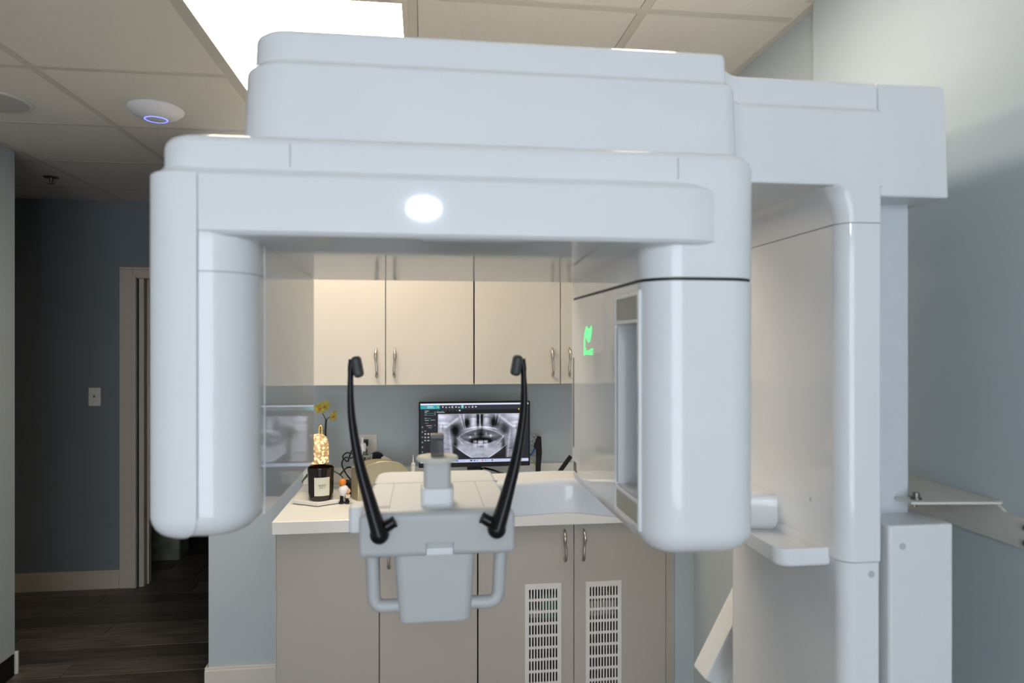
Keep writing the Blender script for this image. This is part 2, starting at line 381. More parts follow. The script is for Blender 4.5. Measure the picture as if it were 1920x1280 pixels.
# ================================================================== CABINETS
def handle(x, y, z0, z1, parent, flip=1):
    n = 18; path = []; rad = []
    for i in range(n+1):
        t = i/n; s = math.sin(PI*t)
        bow = .020*min(1, s*2.2)
        path.append((x+flip*.0022*math.sin(2*PI*t), y-.004-bow, z0+(z1-z0)*t))
        rad.append(.0036+.0036*math.exp(-((t-.72)/.14)**2)+.0016*math.exp(-((t-.28)/.16)**2)+(.0022 if .04 < t < .12 else 0)+(-.002 if t in (0, 1) else 0))
    bm = bmesh.new(); add_tube(bm, path, rad, 10)
    for zz in (z0+.012, z1-.012):
        add_tube(bm, [(x, y, zz), (x, y-.014, zz)], .003, 8)
    return from_bm('handle', bm, NICKEL, parent, 60)
def slab_door(x0, x1, y, z0, z1, m, parent, hole=None, th=.019):
    if not hole: return box('door', x0, x1, y, y+th, z0, z1, m, parent, .0015, 1)
    hx0, hx1, hz0, hz1 = hole
    bm = bmesh.new(); xs = [x0, hx0, hx1, x1]; zs = [z0, hz0, hz1, z1]
    V = {}
    for yy in (0, 1):
        for i in range(4):
            for j in range(4): V[(yy, i, j)] = bm.verts.new((xs[i], y+th*yy, zs[j]))
    for yy in (0, 1):
        for i in range(3):
            for j in range(3):
                if i == 1 and j == 1: continue
                bm.faces.new((V[(yy, i, j)], V[(yy, i+1, j)], V[(yy, i+1, j+1)], V[(yy, i, j+1)]))
    for i in range(3):
        bm.faces.new((V[(0, i, 0)], V[(1, i, 0)], V[(1, i+1, 0)], V[(0, i+1, 0)])); bm.faces.new((V[(0, i, 3)], V[(1, i, 3)], V[(1, i+1, 3)], V[(0, i+1, 3)]))
        bm.faces.new((V[(0, 0, i)], V[(1, 0, i)], V[(1, 0, i+1)], V[(0, 0, i+1)])); bm.faces.new((V[(0, 3, i)], V[(1, 3, i)], V[(1, 3, i+1)], V[(0, 3, i+1)]))
    for a, b in (((1, 1), (2, 1)), ((2, 1), (2, 2)), ((2, 2), (1, 2)), ((1, 2), (1, 1))):
        bm.faces.new((V[(0, *a)], V[(1, *a)], V[(1, *b)], V[(0, *b)]))
    return from_bm('door', bm, m, parent, 0)
def carcass(name, x0, x1, y0, y1, z0, z1, m, parent, shelves=()):
    bm = bmesh.new(); t = .016
    add_box(bm, x0, x0+t, y0, y1, z0, z1); add_box(bm, x1-t, x1, y0, y1, z0, z1)
    add_box(bm, x0+t, x1-t, y0, y1, z0, z0+t); add_box(bm, x0+t, x1-t, y0, y1, z1-t, z1)
    add_box(bm, x0+t, x1-t, y1-.008, y1, z0+t, z1-t)
    for s in shelves: add_box(bm, x0+t, x1-t, y0+.09, y1-.008, s, s+t)
    return from_bm(name, bm, m, parent, 0)

UZ0, UZ1, UY = 1.366, 2.13, 2.76
ulab = ['cream wall cabinet with two doors, left of the dark vertical gap', 'cream wall cabinet with two doors, right of the dark vertical gap']
UD = [(-.512, -.1530), (-.1502, .1985), (.2038, .5558), (.5586, .915)]
for u in range(2):
    d0, d1 = UD[2*u], UD[2*u+1]
    r = empty('wall_cabinet', ((d0[0]+d1[1])/2, UY+.02, UZ0), ulab[u], 'cabinet', 'wall cabinets above the counter')
    carcass('body', d0[0], d1[1], UY+.0205, YB-.001, UZ0+.002, UZ1, CARC, r)
    box('bottom_panel', d0[0]+.001, d1[1]-.001, UY+.021, YB-.001, UZ0, UZ0+.002, LAM, r, smooth=0)
    for s, (a, b) in enumerate((d0, d1)):
        d = slab_door(a, b, UY, UZ0, UZ1, LAM, r)
        hx = b-.034 if s == 0 else a+.034
        handle(hx, UY, 1.395, 1.516, d, 1 if s == 0 else -1)
# end panel of the left wall cabinet
LD = [(-.5135, -.1600), (-.1572, .1918), (.1968, .5495), (.5523, .9035)]
LY, LZ0, LZ1 = 2.48, .10, .868
GR = [(.3675, .5030), (.5955, .7320)]
llab = ['taupe base cabinet with plain doors under the candle', 'taupe base cabinet with two white ventilation grilles in its doors']
GZ1 = .648; GZ0 = .20
for u in range(2):
    d0, d1 = LD[2*u], LD[2*u+1]
    r = empty('base_cabinet', ((d0[0]+d1[1])/2, LY+.02, 0), llab[u], 'cabinet', 'base cabinets under the counter')
    carcass('body', d0[0], d1[1], LY+.0205, YB-.002, LZ0, LZ1-.005, CARC, r, (.47,) if u else (.5,))
    if u == 0: box('end_panel', d0[0]-.004, d0[0], LY+.0, YB-.016, .0, LZ1, LAM_SHADE, r, smooth=0)
    box('toe_kick', d0[0], d1[1], LY+.08, LY+.095, 0, LZ0, CARC, r, smooth=0)
    for s, (a, b) in enumerate((d0, d1)):
        hole = None
        if u: g = GR[s]; hole = (g[0]+.012, g[1]-.012, GZ0+.015, GZ1-.015)
        d = slab_door(a, b, LY, LZ0+.005, LZ1-.004, LAM_SHADE, r, hole)
        hx = b-.034 if s == 0 else a+.034
        handle(hx, LY, .726, .847, d, 1 if s == 0 else -1)
        if u:
            # perforated plate: rows of 10 slots
            g0, g1 = g; bmg = bmesh.new(); yb, yt = LY-.0025, LY
            w = g1-g0; sx0 = g0+.0125; nx = 10; px = (w-.025)/nx; sw = px*.52
            pz = .0438; rows = 9; sz = .036; zt = GZ1-.0185
            xs = []; 
            add_box(bmg, g0, sx0+(px-sw)/2, yb, yt, GZ0, GZ1); add_box(bmg, g1-.0125-(px-sw)/2, g1, yb, yt, GZ0, GZ1)
            zprev = GZ1
            xa, xb = sx0+(px-sw)/2, g1-.0125-(px-sw)/2
            for rI in range(rows+1):
                if rI == rows: add_box(bmg, xa, xb, yb, yt, GZ0, zprev); break
                z1_ = zt-rI*pz; add_box(bmg, xa, xb, yb, yt, z1_, zprev); zprev = z1_-sz
                for c in range(nx-1):
                    bx0 = sx0+c*px+(px+sw)/2; add_box(bmg, bx0, bx0+px-sw, yb, yt, z1_-sz, z1_)
                # rounded slot ends: small corner fillets
                for c in range(nx):
                    cx0 = sx0+c*px+(px-sw)/2; cx1 = cx0+sw
                    for zz, sgn in ((z1_, -1), (z1_-sz, 1)):
                        for xx, sg2 in ((cx0, 1), (cx1, -1)):
                            vv = [bmg.verts.new((xx, yb, zz)), bmg.verts.new((xx+sg2*sw*.38, yb, zz)), bmg.verts.new((xx, yb, zz+sgn*sw*.6))]
                            bmg.faces.new(vv)
            from_bm('ventilation_grille', bmg, mat('grille_white', (.74,.70,.66), .4, noise=.01), d, 0)
fl = box('filler_strip', .9065, .9395, LY+.004, LY+.022, 0, LZ1, LAM_SHADE, None, .001, smooth=0)
tag(fl, 'narrow taupe filler strip at the right end of the base cabinets', 'panel')
# things seen through the grilles
tag(box('storage_box', .44, .545, 2.56, 2.70, .4865, .575, mat('green_box', (.02,.30,.20), .5, noise=.05), None, .003), 'green box on the shelf behind the left grille', 'box')
tag(box('plastic_bin', .585, .73, 2.56, 2.74, .4865, .545, mat('bin_white', (.62,.60,.56), .5, noise=.03), None, .006), 'white bin on the shelf behind the right grille', 'bin')
tag(box('plastic_bin', .38, .435, 2.57, 2.74, .4865, .520, mat('bin_white', (.62,.60,.56), .5), None, .004), 'small pale bin beside the green box behind the grille', 'bin')

# worktop and backsplash
CT = empty('worktop', (.2, 2.8, .868), 'white countertop with a low backsplash over the base cabinets', 'worktop')
box('counter_slab', -.524, .941, 2.455, YB, .868, .9136, TOP, CT, .002, 1)
box('backsplash', -.524, .941, YB-.018, YB, .9141, .985, TOP, CT, .0015, 1)

# ================================================================== COUNTER ITEMS
# monitor
mo = empty('computer_monitor', (.215, 2.93, .914), 'black monitor showing a panoramic dental x-ray on the counter', 'monitor')
MX0, MX1, MZ0, MZ1, MY = -.022, .452, 1.007, 1.284, 2.90
box('bezel', MX0, MX1, MY, MY+.028, MZ0, MZ1, BLACKM, mo, .003)
box('neck', .185, .245, MY+.028, MY+.05, .93, 1.15, BLACKM, mo, .004)
pillar('stand_base', .09, .34, 2.86, 3.04, .914, .926, .03, BLACKM, mo, .002, .003)
SX0, SX1, SZ0, SZ1 = MX0+.007, MX1-.007, MZ0+.020, MZ1-.006
def sstep(a, b, x):
    t = max(0., min(1., (x-a)/(b-a))); return t*t*(3-2*t)
def g2(p, q, cx, cy, sx, sy): return math.exp(-((p-cx)/sx)**2-((q-cy)/sy)**2)
def vnoise(x, y, s):
    from mathutils import noise
    return noise.noise(Vector((x*s, y*s, 3.7)))
def xray(p, q):
    m = p if p < .5 else 1-p
    wv = .02*vnoise(p, q, 5)
    v = .55+.09*vnoise(p, q, 5)+.09*vnoise(p, q, 14)+.05*vnoise(p, q, 38)
    def line(d, w): return math.exp(-(d/w)**2)
    v += .28*g2(m, q, .03, .05, .16, .10)+.20*g2(m, q, .05, .45, .05, .30)
    # zygomatic bands sweeping up and in
    v += .26*line(q-(.28-1.3*max(0, m-.10)+wv), .035)*(1-sstep(.22, .30, m))*sstep(.0, .05, m)
    v += .20*line(q-(.20+wv), .03)*(1-sstep(.10, .16, m))
    # dark gap behind the upper jaw, then the ramus
    v -= .55*g2(p, q, .205, .37, .06, .15)+.38*g2(p, q, .80, .36, .06, .14)
    v -= .42*g2(p, q, .205, .74, .03, .24)+.36*g2(p, q, .785, .68, .022, .12)
    v += .16*line(m-(.115+.05*q), .012)*sstep(.25, .45, q)
    v -= .30*g2(m, q, .055, .30, .012, .06)
    # sinuses
    v -= .62*g2(p, q, .345, .20, .036, .11)+.62*g2(p, q, .68, .20, .042, .12)
    v += .35*line(m-(.305+.06*max(0, q-.02)+.35*max(0, q-.2)**2), .005)*(1-sstep(.30, .36, q))
    v += .22*line(m-(.255+.16*q), .006)*(1-sstep(.32, .40, q))
    v += .30*g2(m, q, .425, .15, .034, .16)
    v -= .22*line(q-.075, .015)*sstep(.38, .40, m)*(1-sstep(.45, .46, m))
    v -= .60*g2(m, q, .476, .12, .015, .19)
    v += .30*line(p-.502, .005)*(1-sstep(.25, .30, q))
    # hard palate arch
    pa = .300+1.5*(p-.51)**2
    v += .36*line(q-pa, .016)*sstep(.30, .36, p)*(1-sstep(.68, .74, p))
    v += .22*g2(p, q, .507, .285, .012, .03)
    # mouth region (eye shaped)
    hw = .27*(1-((q-.52)/.19)**2) if abs(q-.52) < .19 else 0
    if hw > 0:
        inside = sstep(hw, hw-.03, abs(p-.515)); v = v*(1-.28*inside)-.05*inside
    arcu = .335+.19*((p-.515)/.27)**2; arcl = .705-.19*((p-.515)/.27)**2
    if abs(p-.515) < .27: v += .20*line(q-arcu, .018)+.13*line(q-arcl, .016)
    v += .16*g2(p, q, .37, .535, .06, .03)+.16*g2(p, q, .63, .50, .07, .035)-.10*line(q-.47, .01)*sstep(.34, .36, p)*(1-sstep(.66, .68, p))
    v -= .50*g2(p, q, .515, .578, .10, .032)+.30*g2(p, q, .41, .64, .03, .05)+.30*g2(p, q, .62, .63, .03, .05)+.25*g2(p, q, .51, .47, .03, .10)+.3*g2(p, q, .515, .74, .03, .03)
    for cx, cy, w, h in ((.445, .46, .006, .028), (.575, .46, .006, .03), (.385, .53, .014, .022), (.632, .50, .010, .032)): v += .42*g2(p, q, cx, cy, w, h)
    for cx, s in ((.427, .03), (.442, .03), (.455, .02), (.488, .045), (.502, .05), (.516, .05), (.530, .045), (.556, .02), (.572, .03), (.588, .03)):
        v += .55*g2(p, q, cx, .632+.3*(s-.03), .0056, s)
        v += .34*g2(p, q, cx, .72, .0035, .055)
    # lower jaw
    lo = 1.03-1.75*max(0, abs(p-.505)-.06)**1.25
    if .14 < p < .87:
        band = sstep(.60, .74, q)*(1-sstep(lo-.02, lo+.01, q))*sstep(.2, .27, m); v += .14*band
        v += .26*line(q-lo, .013)*sstep(.16, .22, m)
        k = sstep(lo, lo+.025, q)*sstep(.165, .20, m); v = v*(1-k)+(.16+.06*vnoise(p, q, 9))*k
    v += .22*line(p-(.23+.5*max(0, q-.55)), .008)*sstep(.5, .56, q)*(1-sstep(.66, .72, q))
    v += .24*line(p-(.79-.5*max(0, q-.52)), .008)*sstep(.46, .52, q)*(1-sstep(.66, .72, q))
    v += .30*g2(p, q, .93, .92, .05, .07)*(.4+.6*vnoise(p, q, 70))
    v -= .18*line(q-.79, .008)*(1-sstep(.14, .17, m))
    return max(.02, min(1.0, v))
RECTS = []   # u0,u1,v0,v1,color
def R(*a): RECTS.append(a)
R(0, 1, 0, 1, (.020,.022,.026)); R(0, 1, 0, .026, (.72,.72,.86)); R(0, 1, .026, .105, (.030,.033,.045)); R(.145, .93, .105, .175, (.012,.012,.013))
R(0, .175, .032, .092, (.02,.36,.40)); R(.04, .055, .045, .08, (.30,.16,.12)); R(.062, .115, .045, .055, (.55,.75,.78)); R(.062, .13, .066, .074, (.35,.62,.66)); R(.155, .165, .045, .07, (.5,.55,.1))
for i, u in enumerate((.205, .235, .265, .292, .325, .353, .384, .415, .445, .478, .508)):
    if i == 6: R(u-.012, u+.012, .028, .088, (.05,.42,.42))
    R(u-.006, u+.006, .045+.006*(i % 3), .072+.004*(i % 2), (.62,.62,.64)); 
    if i % 2: R(u-.003, u+.003, .05, .06, (.05,.05,.06))
for u in (.155, .20, .225, .26, .29, .325, .355): R(u, u+.012, .118, .126, (.18,.18,.18))
R(.352, .365, .112, .13, (.7,.7,.75)); R(.145, .21, .13, .134, (.05,.4,.4)); R(.15, .22, .145, .153, (.4,.4,.42)); R(.168, .178, .175, .19, (.3,.32,.34))
R(.04, .075, .122, .131, (.5,.5,.5)); 
for i, v in enumerate((.155, .19)): R(.038, .06, v-.008, v-.002, (.25,.35,.34)); R(.038, .135, v+.006, v+.010, (.08,.25,.22)); R(.13, .137, v-.015, v-.005, (.45,.45,.45))
R(.04, .05, .24, .255, (.25,.25,.25)); R(.055, .095, .244, .25, (.06,.2,.18)); R(.04, .075, .275, .285, (.4,.4,.4)); R(.09, .135, .272, .284, (.3,.3,.3)); R(.04, .07, .325, .333, (.35,.35,.35)); R(.055, .105, .365, .375, (.4,.4,.4)); R(.13, .136, .36, .372, (.7,.7,.7)); R(.07, .105, .40, .41, (.22,.22,.22)); R(.038, .052, .455, .462, (.4,.4,.4))
for j, v in enumerate((.50, .555, .61)):
    for i, u in enumerate((.038, .066, .093, .122)):
        if j == 2 and i > 1: continue
        if j == 1 and i > 2: continue
        R(u, u+.014, v, v+.022, (.55,.55,.55)); R(u+.004, u+.010, v+.006+.004*i, v+.018, (.03,.03,.04))
for v in (.38, .465, .55, .635, .72, .80): R(.012, .024, v, v+.022, (.30,.32,.34)); R(.015, .021, v+.006, v+.016, (.02,.022,.026))
R(.935, .947, .03, .05, (.5,.5,.5)); R(.905, .915, .095, .118, (.8,.42,.08))
for v in (.10, .14, .18, .23, .28, .33, .38, .43): R(.938, .95, v, v+.014, (.30,.32,.36))
R(0, 1, .948, 1, (.50,.54,.74)); R(.005, .03, .955, .995, (.75,.76,.8)); R(.33, .345, .96, .99, (.05,.2,.7)); R(.355, .41, .97, .982, (.42,.46,.62)); 
for i, (u, c) in enumerate(((.455, (.05,.05,.06)), (.49, (.02,.02,.03)), (.515, (.05,.30,.65)), (.54, (.7,.6,.45)), (.565, (.5,.12,.1)), (.59, (.2,.3,.6)), (.61, (.3,.45,.6)), (.655, (.02,.03,.05)))): R(u, u+(.022 if i == 0 else .011), .96, .985, c)
R(.95, .99, .958, .975, (.62,.64,.8))
NX, NZ = 360, 204
sv = []; sc_ = []
for j in range(NZ+1):
    v = j/NZ
    for i in range(NX+1):
        u = i/NX; sv.append((SX0+(SX1-SX0)*u, MY-.0006, SZ1-(SZ1-SZ0)*v))
        c = None
        if .16 < u < .93 and .18 < v < .925:
            g = xray((u-.16)/.77, (v-.18)/.745); g = g**2.1
            c = (.80*g, .82*g, .98*g)
            if u < .162 or u > .928 or v < .185: c = (.4,.42,.5)
        else:
            for q in RECTS:
                if q[0] <= u <= q[1] and q[2] <= v <= q[3]: c = q[4]
        sc_ += [*c, 1]
sf = [(j*(NX+1)+i, j*(NX+1)+i+1, (j+1)*(NX+1)+i+1, (j+1)*(NX+1)+i) for j in range(NZ) for i in range(NX)]
me = bpy.data.meshes.new('screen'); me.from_pydata(sv, [], sf)
ca = me.color_attributes.new('pixels', 'FLOAT_COLOR', 'POINT'); ca.data.foreach_set('color', sc_)
ms = bpy.data.materials.new('screen_image'); ms.use_nodes = True; nt = ms.node_tree; b = nt.nodes['Principled BSDF']
at = nt.nodes.new('ShaderNodeAttribute'); at.attribute_name = 'pixels'
nt.links.new(at.outputs['Color'], b.inputs['Emission Color']); b.inputs['Emission Strength'].default_value = .85
b.inputs['Base Color'].default_value = (.006,.006,.007,1); b.inputs['Roughness'].default_value = .45; b.inputs['Specular IOR Level'].default_value = .06
so = link('screen', me, ms, mo, 0); so['label'] = 'lit screen with a grey panoramic jaw x-ray'
# cable loops under the monitor
bm = bmesh.new()
for i in range(5):
    r_ = .012+.006*i
    add_tube(bm, [(.325+r_*math.cos(a/12*PI), 2.868+.003*i, .93+r_*1.5*math.sin(a/12*PI)) for a in range(13)], .0024, 6)
tag(from_bm('coiled_cable', bm, BLACK, None, 60), 'coil of black cable below the monitor', 'cable')
tag(tube('monitor_cord', catmull([(.40, 2.9, .918), (.36, 2.88, .955), (.31, 2.9, .985), (.26, 2.96, .99)]), .004, BLACK, None), 'black cord hanging under the right half of the monitor', 'cable')
tag(tube('monitor_cord', catmull([(.19, 2.86, .93), (.215, 2.88, .965), (.25, 2.93, .995)]), .004, BLACK, None), 'black cord slanting under the middle of the monitor', 'cable')

# electronics behind the monitor's right edge
ps = empty('connector_panel', (.485, 2.99, .914), 'grey connector panel on a black bar at the monitor\'s right side', 'device')
PCB = mat('panel_speckled', (.35,.37,.36), .5, noise=.6, nscale=160)
box('panel', .455, .498, 2.985, 2.995, 1.035, 1.128, PCB, ps, .001)
prism_xz('bar', [(.487, .915), (.506, .915), (.516, 1.055), (.513, 1.120), (.497, 1.124), (.480, 1.075), (.494, 1.06)], 2.968, 2.983, BLACKM, ps, .002)
tube('blue_cable', catmull([(.452, 2.975, 1.03), (.470, 2.972, 1.045), (.482, 2.972, 1.065), (.492, 2.98, 1.09)]), .004, mat('cable_blue', (.02,.12,.35), .4, noise=.02), ps)
tube('yellow_cable', catmull([(.452, 2.978, 1.028), (.475, 2.976, 1.015), (.495, 2.985, .98), (.507, 2.985, .95), (.503, 2.985, .916)]), .0022, mat('cable_yellow', (.45,.40,.04), .4, noise=.02), ps)
bm = bmesh.new(); 
d = Vector((.070, 0, .145)).normalized()
add_box(bm, -.0085, .0085, -.006, .006, 0, .175, .002, 1, Matrix.Translation((.5045, 2.80, .914+.007)) @ Matrix.Rotation(math.atan2(.0600, .0805), 4, 'Y'))
tag(from_bm('pen_holder_stick', bm, BLACKM), 'black flat stick leaning to the right beside the monitor', 'stick')
tag(box('desk_mat', .19, .665, 2.475, 2.66, .914, .917, mat('mat_brown', (.085,.068,.05), .7, noise=.1), None, .001), 'dark brown mat at the counter front below the monitor', 'mat')

# hexagon tray, candle, lamp, orchid
hx = [(-.40+.12*math.sin(PI/3*k), 2.777-.12*math.cos(PI/3*k)) for k in range(6)]
MARB = mat('white_marble', (.80,.78,.74), .25, noise=.05, nscale=12)
hexo = empty('hexagon_tray', (-.40, 2.777, .914), 'white hexagonal tray under the dark candle jar', 'tray')
poly_pillar('foot', hx, [(.914, .004), (.917, .004)], BLACKM, hexo)
poly_pillar('slab', hx, [(.917, 0), (.929, 0), (.931, .002)], MARB, hexo)
CX, CY = -.396, 2.715
cn = empty('candle_jar', (CX, CY, .931), 'dark brown glass candle jar with a cream label', 'candle')
JAR = mat('amber_black_glass', (.013,.007,.005), .05, coat=.5, noise=.1)
lathe('jar', [(.001, .0), (.042, .0), (.0455, .004), (.0470, .03), (.0490, .10), (.0505, .124), (.0500, .126), (.0475, .124), (.046, .095), (.001, .094)], (CX, CY, .931), JAR, cn, 40)
lathe('wax', [(.001, .095), (.0455, .0955), (.0455, .085), (.001, .085)], (CX, CY, .931), mat('wax_brown', (.25,.12,.05), .5, noise=.02), cn, 30)
bm = bmesh.new(); ring = []
a0 = math.atan2(-CY, -CX)   # towards the viewer's side of the counter
for z in (.952, 1.022):
    rr = .0478+.0016*(z-.952)/.07
    ring.append([(CX+rr*math.cos(a0+(-.62+1.24*i/16)+.10), CY+rr*math.sin(a0+(-.62+1.24*i/16)+.10), z) for i in range(17)])
add_loft(bm, ring, False, False, False)
lab = from_bm('label', bm, mat('label_cream', (.72,.70,.58), .6, noise=.01), cn)
INK = mat('ink', (.05,.045,.04), .6, noise=.02)
ang = a0+.10
def lab_M(z): return Matrix.Translation((CX+.0493*math.cos(ang), CY+.0493*math.sin(ang), z)) @ Matrix.Rotation(ang+PI/2, 4, 'Z') @ Matrix.Rotation(PI/2, 4, 'X')
text_mesh('lettering', 'NIGHT', .0095, lab_M(.992), INK, lab)
text_mesh('lettering', 'O U T', .0075, lab_M(.983), INK, lab)
# small sparkling lamp
LX, LYy = -.421, 2.812
lm = empty('crystal_lamp', (LX, LYy, .931), 'small brass lamp with a sparkling gold-lit crystal dome', 'lamp')
lathe('base', [(.001, 0), (.036, 0), (.036, .006), (.030, .009), (.006, .011), (.001, .012)], (LX, LYy, .931), GOLD, lm, 30)
lathe('stem', [(.006, .010), (.006, .20), (.001, .201)], (LX, LYy, .931), GOLD, lm, 14)
m = bpy.data.materials.new('crystal_sparkle'); m.use_nodes = True; nt = m.node_tree; b = nt.nodes['Principled BSDF']
tc = nt.nodes.new('ShaderNodeTexCoord'); vo = nt.nodes.new('ShaderNodeTexVoronoi'); vo.inputs['Scale'].default_value = 130
nt.links.new(tc.outputs['Object'], vo.inputs['Vector'])
sep = nt.nodes.new('ShaderNodeSeparateColor'); nt.links.new(vo.outputs['Color'], sep.inputs[0])
r = nt.nodes.new('ShaderNodeValToRGB'); e = r.color_ramp.elements
e[0].position = .35; e[0].color = (.22,.10,.02,1); e[1].position = .85; e[1].color = (2.6,1.75,.95,1)
nn = r.color_ramp.elements.new(.6); nn.color = (.75,.42,.13,1)
nt.links.new(sep.outputs[0], r.inputs['Fac']); nt.links.new(r.outputs['Color'], b.inputs['Emission Color']); b.inputs['Emission Strength'].default_value = .42
b.inputs['Base Color'].default_value = (.6,.45,.25,1); b.inputs['Roughness'].default_value = .1
bp = nt.nodes.new('ShaderNodeBump'); bp.inputs['Strength'].default_value = .8; bp.inputs['Distance'].default_value = .002
nt.links.new(vo.outputs['Distance'], bp.inputs['Height']); nt.links.new(bp.outputs['Normal'], b.inputs['Normal'])
lathe('crystal_dome', [(.036, .122), (.042, .126), (.0425, .17), (.041, .20), (.035, .222), (.022, .236), (.001, .240)], (LX, LYy, .931), m, lm, 36)
tube('loop_handle', [(LX+.010+.006*math.cos(a/12*PI)*(-1), LYy, 1.168+(.026 if 0 < a < 12 else 0)+.009*math.sin(a/12*PI)) for a in range(13)], .0040, GOLD, lm, 8)
# orchid
OX, OY = -.425, 2.935
oc = empty('orchid', (OX, OY, .914), 'yellow orchid with three blooms behind the crystal lamp', 'plant')
lathe('pot', [(.001, 0), (.032, 0), (.040, .07), (.037, .07), (.034, .06), (.001, .058)], (OX, OY, .914), mat('pot_white', (.7,.68,.64), .4, noise=.02), oc, 24)
STEM = mat('stem_dark', (.035,.035,.012), .5, noise=.2)
tube('stem', catmull([(OX+.005, OY, .97), (OX+.014, OY, 1.08), (OX+.016, OY, 1.17), (OX+.019, OY, 1.215)]), [.0042]*19, STEM, oc, 8)
tube('flower_spike', catmull([(OX+.019, OY, 1.21), (OX+.008, OY-.01, 1.235), (OX-.006, OY-.02, 1.262)]), .0017, STEM, oc, 6)
tube('flower_spike', catmull([(OX+.019, OY, 1.212), (OX+.03, OY-.008, 1.222), (OX+.046, OY-.018, 1.226)]), .0015, STEM, oc, 6)
tube('flower_spike', catmull([(OX+.014, OY, 1.165), (OX+.004, OY-.004, 1.168), (OX-.004, OY-.006, 1.165)]), .0013, STEM, oc, 6)
PET = mat('petal_yellow', (.62,.50,.09), .5, noise=.25, nscale=60)
LIP = mat('petal_lip', (.55,.22,.05), .5, noise=.2, nscale=60)
def bloom(c, yaw, tilt, s):
    fl = None; c = Vector(c)
    Mr = Matrix.Rotation(yaw, 3, 'Z') @ Matrix.Rotation(tilt, 3, 'X')
    for k in range(5):
        a = PI/2+2*PI*k/5; wide = 1.25 if k in (1, 4) else .8
        bm = bmesh.new(); rows = []
        for i in range(6):
            t = i/5; L = s*t; w = s*.42*wide*math.sin(PI*min(1, .08+.86*t))**.8
            rows.append([Vector((math.cos(a)*L-math.sin(a)*w*q, -s*.25*t*t-s*.10*(1-q*q), math.sin(a)*L+math.cos(a)*w*q)) for q in (-1, -.5, 0, .5, 1)])
        rows = [[c+Mr @ p for p in r_] for r_ in rows]
        add_loft(bm, rows, False, False, False)
        o = from_bm('petal', bm, PET, oc, 180)
    bm = bmesh.new(); bmesh.ops.create_uvsphere(bm, u_segments=8, v_segments=6, radius=s*.2)
    for v in bm.verts: v.co = c+Mr @ Vector((v.co.x, v.co.y-s*.25, v.co.z-s*.15))
    from_bm('lip', bm, LIP, oc, 180)
bloom((OX-.004, OY-.03, 1.262), .5, -.2, .026); bloom((OX+.019, OY-.03, 1.272), -.3, -.3, .025); bloom((OX+.055, OY-.025, 1.228), -.8, -.3, .025)
LEAF = mat('leaf_green', (.05,.12,.02), .4, noise=.2)
for a in (.4, 2.4, 3.8, 5.3):
    bm = bmesh.new(); rows = []
    for i in range(7):
        t = i/6; L = .09*t; w = .018*math.sin(PI*min(1, .1+.88*t)); zz = .985+.05*t-.075*t*t
        rows.append([(OX+math.cos(a)*L-math.sin(a)*w*q, OY+math.sin(a)*L+math.cos(a)*w*q, zz+.006*abs(q)) for q in (-1, 0, 1)])
    add_loft(bm, rows, False, False, False); from_bm('leaf', bm, LEAF, oc, 180)
# adaptor and cords beside the candle
tag(box('power_adaptor', -.335, -.285, 2.80, 2.86, .9145, .975, BLACK, None, .006), 'black power adaptor lying behind the pumpkin figurine', 'adaptor')
tag(tube('black_cord', catmull([(-.335, 2.80, 1.005), (-.31, 2.82, 1.03), (-.285, 2.83, 1.025), (-.262, 2.82, .995), (-.255, 2.815, .955), (-.268, 2.80, .920)]), .0035, BLACK, None), 'black cord looping from the candle over the pumpkin figurine', 'cable')
tag(tube('black_cord', catmull([(-.315, 2.90, 1.04), (-.335, 2.90, 1.060), (-.318, 2.90, 1.078), (-.29, 2.90, 1.070), (-.30, 2.90, 1.055), (-.325, 2.90, 1.058), (-.338, 2.90, 1.03), (-.32, 2.90, .99), (-.29, 2.89, .955)]), .003, BLACK, None), 'black knotted cord against the backsplash left of the tan box', 'cable')
# figurine with a pumpkin head
fg = empty('figurine', (-.309, 2.705, .914), 'tiny white figurine with an orange pumpkin head', 'figurine')
FX, FY = -.309, 2.705
bm = bmesh.new()
for k in range(24): pass
add_lathe(bm, [(.001, .0), (.008, .001), (.0135, .006), (.015, .013), (.0135, .020), (.008, .025), (.001, .026)], (FX-.004, FY, .983), 24)
for v in bm.verts:
    a = math.atan2(v.co.y-FY, v.co.x-FX+.004); f = 1-.07*abs(math.sin(a*4)); v.co.x = FX-.004+(v.co.x-FX+.004)*f; v.co.y = FY+(v.co.y-FY)*f
hd = from_bm('pumpkin_head', bm, mat('pumpkin', (.75,.22,.02), .45, noise=.1), fg, 180)
tube('stalk', [(FX-.004, FY, 1.006), (FX-.0035, FY, 1.013), (FX-.006, FY, 1.017)], .0018, STEM, hd, 6)
lathe('body', [(.001, 0), (.012, .002), (.019, .014), (.020, .026), (.015, .036), (.007, .042), (.001, .043)], (FX, FY, .943), mat('figurine_white', (.78,.76,.73), .5, noise=.02), fg, 18)
for sx in (-.008, .014):
    bm = bmesh.new(); add_tube(bm, [(FX+sx*.8, FY, .953), (FX+sx, FY-.003, .921)], [.0065, .006], 10); add_box(bm, FX+sx-.008, FX+sx+.009, FY-.016, FY+.006, .914, .925, .004)
    from_bm('boot', bm, BLACKM, fg)
tube('arm', catmull([(FX+.016, FY-.002, .972), (FX+.024, FY-.010, .962), (FX+.016, FY-.018, .957)]), .0042, mat('figurine_skin', (.62,.34,.18), .5, noise=.02), fg, 8)
lathe('cup', [(.001, 0), (.009, 0), (.010, .012), (.001, .013)], (FX+.018, FY-.014, .938), mat('figurine_cream', (.7,.6,.45), .5, noise=.02), fg, 12)
